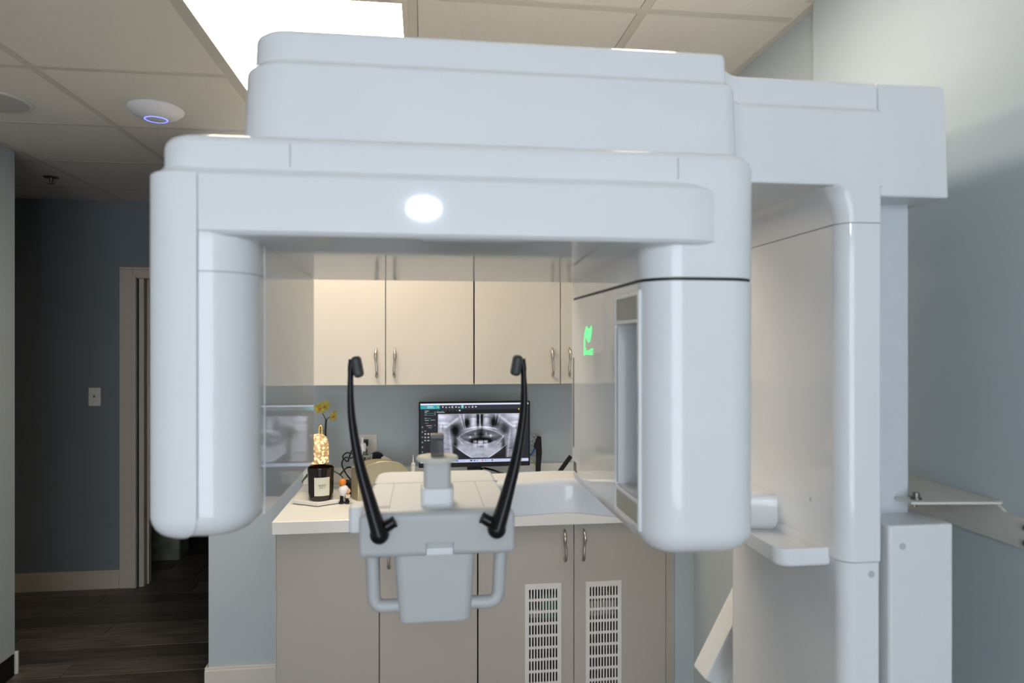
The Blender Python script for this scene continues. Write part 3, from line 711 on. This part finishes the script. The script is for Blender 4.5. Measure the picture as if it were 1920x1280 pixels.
# tan curved box
TAN = mat('tan_metallic', (.36,.315,.20), .42, metal=.25, noise=.05, nscale=30)
tb = empty('storage_case', (-.15, 2.78, .914), 'tan case with a gently arched top behind the machine\'s chin rest', 'case')
pts = []; n = 20
front = [(-.2546, 2.7258), (-.038, 2.755)]; back = [(-.288, 2.785), (-.071, 2.815)]
def topz(t): return 1.040+.028*math.sin(PI*min(1, t*1.02)**.9)-.03*sstep(.72, 1, t)
bm = bmesh.new(); rows = []
for i in range(n+1):
    t = i/n; fx = front[0][0]+(front[1][0]-front[0][0])*t; fy = front[0][1]+(front[1][1]-front[0][1])*t
    bx_ = back[0][0]+(back[1][0]-back[0][0])*t; by_ = back[0][1]+(back[1][1]-back[0][1])*t; z = topz(t)
    rows.append([(fx, fy, .914), (fx, fy, z-.003), (fx-.001, fy+.003, z), (bx_, by_-.003, z), (bx_, by_, z-.003), (bx_, by_, .914)])
add_loft(bm, rows); from_bm('shell', bm, TAN, tb, 40)
tube('edge_trim', [(front[0][0]-.0006, front[0][1]-.0006, .916), (front[0][0]-.0006, front[0][1]-.0006, topz(0)-.003)], .002, mat('tan_light', (.62,.52,.33), .3, metal=.4, noise=.02), tb, 8)
# outlet with plugs
ol = empty('wall_outlet', (-.2635, YB, 1.07), 'almond double outlet plate with black plugs on the back wall', 'outlet')
box('cover_plate', -.3205, -.2065, YB-.007, YB, 1.013, 1.129, PLATE, ol, .003)
for x in (-.300, -.2575):
    for z in (1.045, 1.085): pillar('socket', x-.0165, x+.0165, YB-.0095, YB-.0068, z-.014, z+.014, .001, PLATE, ol, .0005, .0005)
for x in (-.296, -.2535):
    p = empty('plug', (x, YB-.01, 1.094), 'square black plug in the %s socket of the wall outlet' % ('left' if x < -.28 else 'right'), 'plug')
    box('plug_body', x-.010, x+.010, YB-.038, YB-.0096, 1.081, 1.108, BLACK, p, .003)
    tube('plug_cord', catmull([(x, YB-.038, 1.092), (x-.004, YB-.05, 1.082), (x-.018 if x < -.28 else x+.006, YB-.06, 1.06), (x-.03 if x < -.28 else x-.006, YB-.07, 1.02)]), .0034, BLACK, p, 8)
# bottle with white nozzle
bt = empty('dispenser_bottle', (-.245, 2.93, .914), 'clear glass bottle with a white cylindrical nozzle cap', 'bottle')
pillar('glass_body', -.292, -.215, 2.895, 2.965, .914, 1.065, .012, GLASS, bt, .004, .008)
pillar('liquid', -.287, -.220, 2.900, 2.960, .919, 1.03, .009, mat('pale_liquid', (.55,.60,.48), .2, noise=.02), bt, .003, .002)
lathe('collar', [(.001, 0), (.017, 0), (.017, .014), (.001, .0145)], (-.257, 2.93, 1.0655), mat('collar_steel', (.55,.53,.5), .25, metal=1, noise=.02), bt)
lathe('nozzle_cap', [(.001, 0), (.0155, 0), (.0155, .027), (.0125, .032), (.005, .033), (.0045, .058), (.001, .059)], (-.257, 2.93, 1.080), WHITE2, bt)
tag(lathe('round_adaptor', [(.001, -.013), (.020, -.013), (.026, -.008), (.026, .008), (.020, .013), (.001, .013)], (-.207, 3.045, 1.03), mat('navy_black', (.012,.013,.022), .35, noise=.1), None, 28, Matrix.Rotation(PI/2, 3, 'X') @ Matrix.Diagonal((1.2, 1, 1))), 'round black adaptor hanging right of the outlet', 'adaptor')
tag(tube('black_cord', catmull([(-.18, 3.04, 1.032), (-.165, 3.03, 1.025), (-.150, 3.02, 1.008), (-.14, 3.01, .98), (-.13, 3.0, .92)]), .0034, BLACK, None), 'black cord trailing right from the round adaptor', 'cable')
bm = bmesh.new(); add_loft(bm, [[(-.19, 2.90, z), (-.115, 2.90, z), (-.105, 2.95, z), (-.18, 2.95, z)] for z in (.914, 1.035)])
for v in bm.verts:
    if v.co.z > 1: v.co.x += .012 if v.co.x < -.15 else -.03; v.co.z += .02 if v.co.x < -.15 else 0
tag(from_bm('paper_carton', bm, mat('paper_white', (.75,.73,.69), .6, noise=.02), None, 0), 'white paper carton peeking over the tan case', 'carton')
# pen-like handpiece
pn = empty('handpiece', (-.047, 2.83, .914), 'white pen-shaped handpiece with a silver tip standing by the monitor', 'handpiece')
lathe('handle', [(.001, 0), (.011, 0), (.0095, .06), (.0085, .125), (.007, .130), (.001, .131)], (-.044, 2.83, .914), WHITE2, pn, 18)
lathe('tip', [(.0065, 0), (.0055, .010), (.0028, .024), (.0028, .030), (.001, .031)], (-.044, 2.83, 1.0445), NICKEL, pn, 14)
lathe('button', [(.001, 0), (.0035, 0), (.003, .002), (.001, .0025)], (-.044, 2.8220, 1.035), NICKEL, pn, 10, Matrix.Rotation(PI/2, 3, 'X'))

# ================================================================== THE X-RAY MACHINE
mc = empty('dental_xray_machine', (.80, 1.2, 0), 'large glossy white panoramic dental x-ray machine filling the view', 'x-ray machine')
# --- floor column
pillar('column_base', .771, .889, 1.05, 1.42, 0, 1.232, .006, WHITE2, mc, .003, .004)
cb = mc.children[-1] if mc.children else None
cb = [o for o in bpy.data.objects if o.name.startswith('column_base')][0]
for (x, z) in ((.795, 1.197),):
    lathe('screw_cap', [(.001, .0008), (.0055, .0008), (.006, 0), (.006, -.001), (.001, -.001)], (x, 1.05, z), SEAM if False else GREYP, cb, 16, Matrix.Rotation(PI/2, 3, 'X'))
pillar('column_rail', .776, .868, 1.13, 1.36, 1.225, 1.80, .004, mat('rail_painted', (.60,.63,.66), .45, noise=.02), mc, .001, .001)
# --- moving carriage on the column
lowc = pillar('carriage_cover', .697, .764, 1.063, 1.50, .70, 1.1675, (.026, .006, .006, .03), WHITE, mc, .05, .001)
lathe('screw_cap', [(.001, .0008), (.0055, .0008), (.006, 0), (.006, -.001), (.001, -.001)], (.7475, 1.063, 1.148), GREYP, lowc, 16, Matrix.Rotation(PI/2, 3, 'X'))
midc = pillar('carriage_cover', .693, .765, 1.06, 1.56, 1.1695, 1.7385, (.03, .006, .006, .03), WHITE, mc, .001, .001)
lathe('screw_hole', [(.001, .0005), (.004, .0005), (.004, -.001), (.001, -.001)], (.693, 1.155, 1.255), GREYP, midc, 12, Matrix.Rotation(-PI/2, 3, 'Y'))
pillar('carriage_seam', .694, .7645, 1.061, 1.555, 1.738, 1.7405, (.029, .006, .006, .03), SEAM, mc, 0, 0)
pillar('carriage_seam', .698, .7635, 1.064, 1.50, 1.1670, 1.170, (.025, .006, .006, .03), SEAM, mc, 0, 0)
# flared neck that meets the arm
bm = bmesh.new(); rings = []
for i in range(11):
    t = i/10; z = 1.740+.062*t; fl_ = .032*(1-math.sqrt(max(0, 1-t*t)))
    rings.append([(p[0], p[1], z) for p in rr_ring(.693-fl_, .765, 1.06, 1.56, (.03+fl_*.0, .006, .006, .03), 0, 8)])
add_loft(bm, rings); from_bm('carriage_neck', bm, WHITE, mc)
# --- head housing and arm in one outline
HX0, HX1, HY0, HY1, AY = -.268, .490, 1.0, 1.47, 1.06
def head_outline(x_end):
    P = []
    P += arc(HX0+.075, HY0+.075, .075, 180, 270, 12)
    P += arc(HX1-.032, HY0+.032, .032, 270, 358, 8)
    P += [(p[0], p[1]) for p in arc(HX1+.030, AY-.030, .030, 180, 90, 8)]
    P += [(x_end, AY), (x_end, HY1)]
    P += arc(HX0+.10, HY1-.10, .10, 90, 180, 10)
    return P
ho = head_outline(.767)
poly_pillar('head_housing', ho, [(1.800, .006), (1.8018, .002), (1.806, 0), (1.9245, .005), (1.9275, .0062), (1.9300, .0085), (1.9345, .0140), (1.9368, .0158), (1.9400, .0166), (1.9745, .0178), (1.979, .0195), (1.982, .023), (1.9835, .028)], WHITE, mc)
hh = [o for o in bpy.data.objects if o.name == 'head_housing'][0]
for v in hh.data.vertices:
    if v.co.x > .72: v.co.x = .7672
    elif v.co.z > 1.92: v.co.z += .009*(1-sstep(.48, .52, v.co.x))
ec = pillar('arm_end_cover', .7668, .896, 1.0665, 1.462, 1.786, 1.981, (.003, .008, .008, .003), WHITE2, mc, n=6,
            levels=[(1.786, .003), (1.7875, .001), (1.790, 0), (1.920, .004), (1.974, .0065), (1.979, .009), (1.981, .013)])
for v in ec.data.vertices:
    if v.co.x < .79: v.co.x = .7665
# --- rotating gantry
GX0, GX1, GY0, GY1 = -.3390, .4630, .868, 1.372
lathe('rotation_hub', [(.16, 0), (.16, .02)], (.07, 1.22, 1.790), WHITE2, mc, 40)
def tilt(v):
    if v.co.z < 1.70: v.co.z -= .0115*(v.co.y-GY0)/(GY1-GY0)
beam = pillar('gantry_beam', GX0+.010, GX1, GY0+.0115, GY1, 1.672, 1.791, (.05, .055, .06, .05), WHITE, mc,
              levels=[(1.672, .004), (1.6735, .0015), (1.677, 0), (1.7820, .0), (1.7880, .0015), (1.7935, .0055), (1.7970, .0115), (1.798, .018)], n=16, post=tilt)
for v in beam.data.vertices:
    dx = v.co.x-(GX1-.042)
    if dx > 0: v.co.z = min(v.co.z, 1.798-(.042-math.sqrt(max(0, .042**2-dx*dx)))*.9)
FL = [(1.6705, .007), (1.672, .003), (1.676, 0), (1.7410, 0), (1.7436, .001), (1.7460, .0030), (1.7505, .0085), (1.7530, .0110), (1.7550, .0122)]
fpts = arc(GX0+.045, GY0+.045, .045, 180, 270, 10)+[(.345, GY0), (.366, GY0+.0025), (.389, GY0+.0118), (.389, GY0+.03)]+[(.389, GY1-.01)]+arc(GX0+.045, GY1-.055, .045, 90, 180, 8)
fas = poly_pillar('beam_fascia', fpts, FL, WHITE, mc)
for v in fas.data.vertices: tilt(v)
pillar('side_cover', GX0-.0006, -.2723, GY0-.0014, GY1-.002, 1.2955, 1.7468, (.045, .0012, .0012, .03), WHITE, mc, .029, .003, n=12)
def seam_v(x, y, z0, z1, parent, w=.0007): return box('seam_line', x-w, x+w, y-.0003, y+.004, z0, z1, SEAM, parent, smooth=0)
seam_v(-.1655, GY0+.0114, 1.757, 1.786, beam, .0005); seam_v(.338, GY0+.0114, 1.757, 1.786, beam, .0005)
# left leg
LLX = -.2113
leg1 = pillar('gantry_leg', GX0, LLX, GY0+.001, GY1, 1.297, 1.6735, (.045, .058, .02, .03), WHITE, mc, .030, .0, n=12)
leg1['label'] = 'left leg of the gantry with a flat glossy inner face'
seam_v(-.2721, GY0-.0004, 1.325, 1.742, leg1, .0006)
box('seam_line', -.2723, -.262, GY0+.0006, GY0+.003, 1.6250, 1.6262, SEAM, leg1, smooth=0)
bm = bmesh.new(); 
rg = rr_ring(GX0, LLX, GY0+.001, GY1, (.045, .058, .02, .03), -.0003, 12)[13:27]
add_loft(bm, [[(p[0], p[1], z) for p in rg] for z in (1.6250, 1.6262)], False, False, False); from_bm('seam_line', bm, SEAM, leg1)
inn = box('inner_panel', LLX-.002, LLX+.0012, .945, 1.352, 1.310, 1.668, WHITE, leg1, .001, 2)
# right leg
RLX = .298
up2 = pillar('gantry_leg_stub', RLX, GX1, GY0+.0120, GY1, 1.6265, 1.6735, (.052, .055, .05, .02), WHITE, mc, .001, 0, n=12)
pillar('gap_ring', RLX+.002, GX1-.002, GY0+.0140, GY1-.002, 1.6222, 1.627, (.05, .053, .05, .02), SEAMD, up2, 0, 0, n=12)
leg2 = pillar('gantry_leg', RLX, GX1, GY0+.0120, GY1, 1.247, 1.6225, (.052, .055, .05, .02), WHITE, mc, .034, .001, n=12)
leg2['label'] = 'right leg of the gantry with a recessed sensor window'
cut(leg2, RLX-.02, RLX+.075, .926, 1.034, 1.318, 1.566, .004)
for z0, z1 in ((1.572, 1.604), (1.283, 1.312)):
    box('sensor_panel', RLX-.0012, RLX+.002, .926, 1.034, z0, z1, mat('panel_beige', (.50,.48,.40), .5, noise=.02), leg2, .0008)
fb = bmesh.new()
for a in ((.918, .926, 1.275, 1.612), (1.034, 1.042, 1.275, 1.612), (.926, 1.034, 1.604, 1.612), (.926, 1.034, 1.566, 1.572), (.926, 1.034, 1.312, 1.318), (.926, 1.034, 1.275, 1.283)):
    add_box(fb, RLX-.0025, RLX+.002, a[0], a[1], a[2], a[3], .0008, 1)
from_bm('sensor_frame', fb, WHITE, leg2)
ip = box('inner_panel', RLX-.0015, RLX+.002, 1.046, 1.352, 1.286, 1.612, WHITE, leg2, .001, 2)
box('dark_slot', RLX-.0022, RLX, 1.333, 1.341, 1.330, 1.508, mat('slot_brown', (.06,.05,.04), .3, noise=.02), leg2, .0005)
box('dark_slot', RLX-.0022, RLX, 1.313, 1.335, 1.283, 1.302, mat('slot_brown', (.06,.05,.04), .3), leg2, .0005)
# glowing green leaf emblem and lettering on the inner face (faces -X, reads along -Y)
GGLOW = mat('green_glow', (.05,.5,.15), .4, emit=(.14,.90,.30), estr=.85)
def emb(pts, name):
    bm = bmesh.new(); rows = [[(RLX-.0021-dx, y, z) for y, z in pts] for dx in (0, .0004)]
    add_loft(bm, rows); return from_bm(name, bm, GGLOW, leg2, 0)
E0, EZ = 1.205, 1.55
emb([(E0+.004+.020*math.cos(math.radians(a))*1.0, EZ+.003+.016*math.sin(math.radians(a))) for a in range(0, 360, 24)][:0] or
    [(E0+.028, EZ+.012), (E0+.020, EZ+.018), (E0+.008, EZ+.013), (E0-.004, EZ+.012), (E0-.018, EZ+.019), (E0-.016, EZ+.008), (E0-.006, EZ-.008), (E0+.004, EZ-.012), (E0+.014, EZ-.008), (E0+.026, EZ+.002)], 'leaf_emblem')
emb([(E0+.026, EZ+.014), (E0+.034, EZ+.006), (E0+.040, EZ-.008), (E0+.041, EZ-.036), (E0+.034, EZ-.036), (E0+.034, EZ-.008), (E0+.029, EZ+.004)], 'leaf_emblem_stem')
MT = Matrix.Translation((RLX-.0023, E0+.004, EZ-.029)) @ Matrix.Rotation(-PI/2, 4, 'Z') @ Matrix.Rotation(PI/2, 4, 'X')
text_mesh('emblem_lettering', 'GreenCT', .0165, MT, GGLOW, leg2, .0003, 1.0)
# cooling ribs on the outer side of the right leg
for i in range(11):
    z = 1.505+.0055*i
    box('cooling_rib', GX1-.001, GX1+.0022, .97, 1.24, z, z+.0028, WHITE2, leg2, .0006, 1)

# --- accessory tray on the carriage
bm = bmesh.new()
outer = [(1.153, .004), (1.155, .0015), (1.159, 0), (1.182, 0), (1.1835, .001), (1.184, .003), (1.182, .006), (1.169, .009), (1.1675, .015)]
add_loft(bm, [[(p[0], p[1], z) for p in rr_ring(.602, .697, 1.10, 1.335, (.026, .004, .004, .026), d, 8)] for z, d in outer])
from_bm('accessory_tray', bm, WHITE, mc)
# --- chin rest arm, bending from the column behind the gantry to the chin rest
def beam_outline():
    return [(.125, 1.425), (.29, 1.452), (.315, 1.452), (.335, 1.443), (.60, 1.29), (.697, 1.27), (.697, 1.46), (.63, 1.47), (.40, 1.56), (.30, 1.575), (.125, 1.555)]
poly_pillar('support_beam', beam_outline(), [(1.166, .010), (1.168, .006), (1.1725, .006), (1.1735, 0), (1.224, 0), (1.231, .0015), (1.236, .005), (1.239, .010), (1.2405, .018)], WHITE, mc, 50)
# foot brace
bm = bmesh.new(); ang_ = math.atan2(.081, .151)
add_box(bm, -.030, .030, -.04, .04, -.075, .32, .008, 2, Matrix.Translation((.757, 1.67, .745)) @ Matrix.Rotation(ang_, 4, 'Y'))
from_bm('brace', bm, WHITE2, mc)
# --- chin rest
cr = pillar('chin_rest_housing', -.0995, .1450, 1.118, 1.46, 1.205, 1.2665, (.012, .012, .03, .03), WHITE2, mc, .010, .010)
def slope(v):
    if v.co.z > 1.23: v.co.x = .0228+(v.co.x-.0228)*(1-.02*sstep(1.12, 1.45, v.co.y))
for v in cr.data.vertices: slope(v)
box('seam_line', -.098, .1435, 1.335, 1.3362, 1.264, 1.26685, SEAM, cr, smooth=0)
box('seam_line', -.057, -.0562, 1.13, 1.335, 1.264, 1.26685, SEAM, cr, smooth=0)
box('seam_line', .098, .0988, 1.13, 1.335, 1.264, 1.26685, SEAM, cr, smooth=0)
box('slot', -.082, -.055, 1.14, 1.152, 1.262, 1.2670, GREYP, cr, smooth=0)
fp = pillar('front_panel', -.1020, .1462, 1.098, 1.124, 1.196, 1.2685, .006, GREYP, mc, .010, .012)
cut(fp, .003, .047, 1.09, 1.106, 1.196-.01, 1.219, .001)
box('recess_button', .0035, .0465, 1.104, 1.108, 1.197, 1.208, WHITE2, fp, .001)
pillar('side_knob', -.1235, -.099, 1.15, 1.20, 1.222, 1.266, .008, WHITE2, mc, .005, .005)
# chin post
pillar('chin_post_base', -.0055, .0495, 1.135, 1.19, 1.262, 1.297, .010, WHITE2, mc, .002, .004)
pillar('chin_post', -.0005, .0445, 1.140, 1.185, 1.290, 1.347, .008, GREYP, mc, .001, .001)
bm = bmesh.new(); 
for_prof = [(.02, -.006), (.036, -.004), (.0385, .0005), (.036, .004), (.001, .005)]
add_lathe(bm, for_prof, (0, 0, 0), 36)
for v in bm.verts: v.co = Vector((.0222+v.co.x*.92, 1.148+v.co.y*.85, 1.3450+v.co.z))
from_bm('chin_plate', bm, mat('chin_cream', (.70,.68,.60), .4, noise=.01), mc)
bb = box('bite_block', .0110, .0325, 1.135, 1.160, 1.3495, 1.377, SMOKE, mc, .001)
box('bite_cap', .0106, .0329, 1.1346, 1.1604, 1.377, 1.3855, mat('bite_dark', (.05,.047,.045), .35, noise=.05), bb, .002)
# temple supports
def temple(pts, rad, padc, side):
    t = tube('temple_support', catmull(pts, 5), rad, BLACK, mc, 12, .75)
    t['label'] = 'curved black %s temple support' % ('left' if side < 0 else 'right')
    tube('pivot', [(pts[0][0]-side*.004, pts[0][1]+.006, pts[0][2]+.006), (pts[0][0]-side*.022, pts[0][1]+.008, pts[0][2]+.016)], [.0095, .0085], BLACK, t, 14)
    bm = bmesh.new(); bmesh.ops.create_uvsphere(bm, u_segments=16, v_segments=10, radius=.0150, matrix=Matrix.Translation((pts[0][0], pts[0][1], pts[0][2]-.001)))
    from_bm('pivot_cap', bm, BLACK, t, 180)
    tube('pivot_ring', [(pts[0][0]-side*.0215, pts[0][1]+.008, pts[0][2]+.0155), (pts[0][0]-side*.0235, pts[0][1]+.008, pts[0][2]+.0165)], .0092, BLACKM, t, 14)
    bm = bmesh.new(); add_box(bm, -.0075, .0075, -.014, .014, -.016, .018, .006, 3)
    bmesh.ops.transform(bm, matrix=Matrix.Translation(padc) @ Matrix.Rotation(side*.18, 4, 'Y'), verts=bm.verts[:])
    from_bm('pad', bm, RUBBER, t)
    return t
nr = lambda n: [.0125*(1-i/n)**1.5+.0050+(.0016 if i > n*.85 else 0) for i in range(n+1)]
temple([(-.0690, 1.082, 1.240), (-.0830, 1.085, 1.287), (-.1010, 1.09, 1.352), (-.1128, 1.095, 1.423), (-.1150, 1.10, 1.480), (-.1130, 1.10, 1.512)], nr(25), (-.1040, 1.10, 1.499), -1)
temple([(.1150, 1.082, 1.242), (.1300, 1.085, 1.289), (.1480, 1.09, 1.355), (.1598, 1.095, 1.426), (.1610, 1.10, 1.480), (.1585, 1.10, 1.512)], nr(25), (.1490, 1.10, 1.500), 1)
# lower box and hand grips
bm = bmesh.new()
L = []
for z, d in bev_levels(1.086, 1.20, .006, 0):
    k = (z-1.086)/.114; x0 = -.040-.008*k; x1 = .0755+.008*k
    L.append([(p[0], p[1], z) for p in rr_ring(x0, x1, 1.105, 1.19, .014, d, 6)])
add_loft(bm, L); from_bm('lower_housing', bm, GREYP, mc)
def grip(pts, label):
    P = [Vector(p) for p in pts]; out = [P[0]]
    for i in range(1, len(P)-1):      # rounded corner
        a = (P[i-1]-P[i]).normalized(); b_ = (P[i+1]-P[i]).normalized(); r_ = .018
        for j in range(7):
            t = j/6; out.append((P[i]+a*r_)*(1-t)**2+P[i]*2*t*(1-t)+(P[i]+b_*r_)*t*t)
    out.append(P[-1])
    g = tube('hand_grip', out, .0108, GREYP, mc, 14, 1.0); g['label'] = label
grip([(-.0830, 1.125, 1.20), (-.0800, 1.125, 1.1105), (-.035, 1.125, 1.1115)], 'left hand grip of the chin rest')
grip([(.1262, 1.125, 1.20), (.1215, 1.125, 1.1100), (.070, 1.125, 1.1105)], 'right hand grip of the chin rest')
# --- wall bracket
bk = empty('wall_bracket', (.985, 1.1, 1.2), 'pale metal bracket bolting the machine column to the right wall', 'bracket')
BRK = mat('bracket_paint', (.66,.64,.58), .45, noise=.03, nscale=20)
poly_pillar('plate', [(.838, 1.085), (.985, 1.068), (.997, 1.068), (.997, 1.24), (.90, 1.33), (.872, 1.33), (.872, 1.125), (.838, 1.125)], [(1.2575, 0), (1.2615, 0)], BRK, bk, 0)
bm = bmesh.new()
vsx = [(Y, z) for Y, z in ((.92, 1.194), (1.38, 1.194), (1.38, 1.262), (1.085, 1.2615), (1.06, 1.246), (.92, 1.243))]
add_loft(bm, [[(x, Y, z) for Y, z in vsx] for x in (.993, .9995)]); from_bm('wall_flange', bm, BRK, bk, 0)
bo = lathe('bolt', [(.001, .012), (.0055, .012), (.006, .010), (.006, .004), (.009, .0035), (.009, 0), (.001, 0)], (.862, 1.105, 1.2615), STEEL, bk, 12)
lathe('bolt', [(.001, -.001), (.005, -.001), (.005, -.012), (.001, -.012)], (.87, 1.12, 1.2575), STEEL, bk, 12)
for z in (1.205, 1.231):
    lathe('bolt', [(.001, .006), (.0055, .006), (.0055, .001), (.008, 0), (.001, 0)], (.993, 1.012, z), STEEL, bk, 12, Matrix.Rotation(-PI/2, 3, 'Y'))
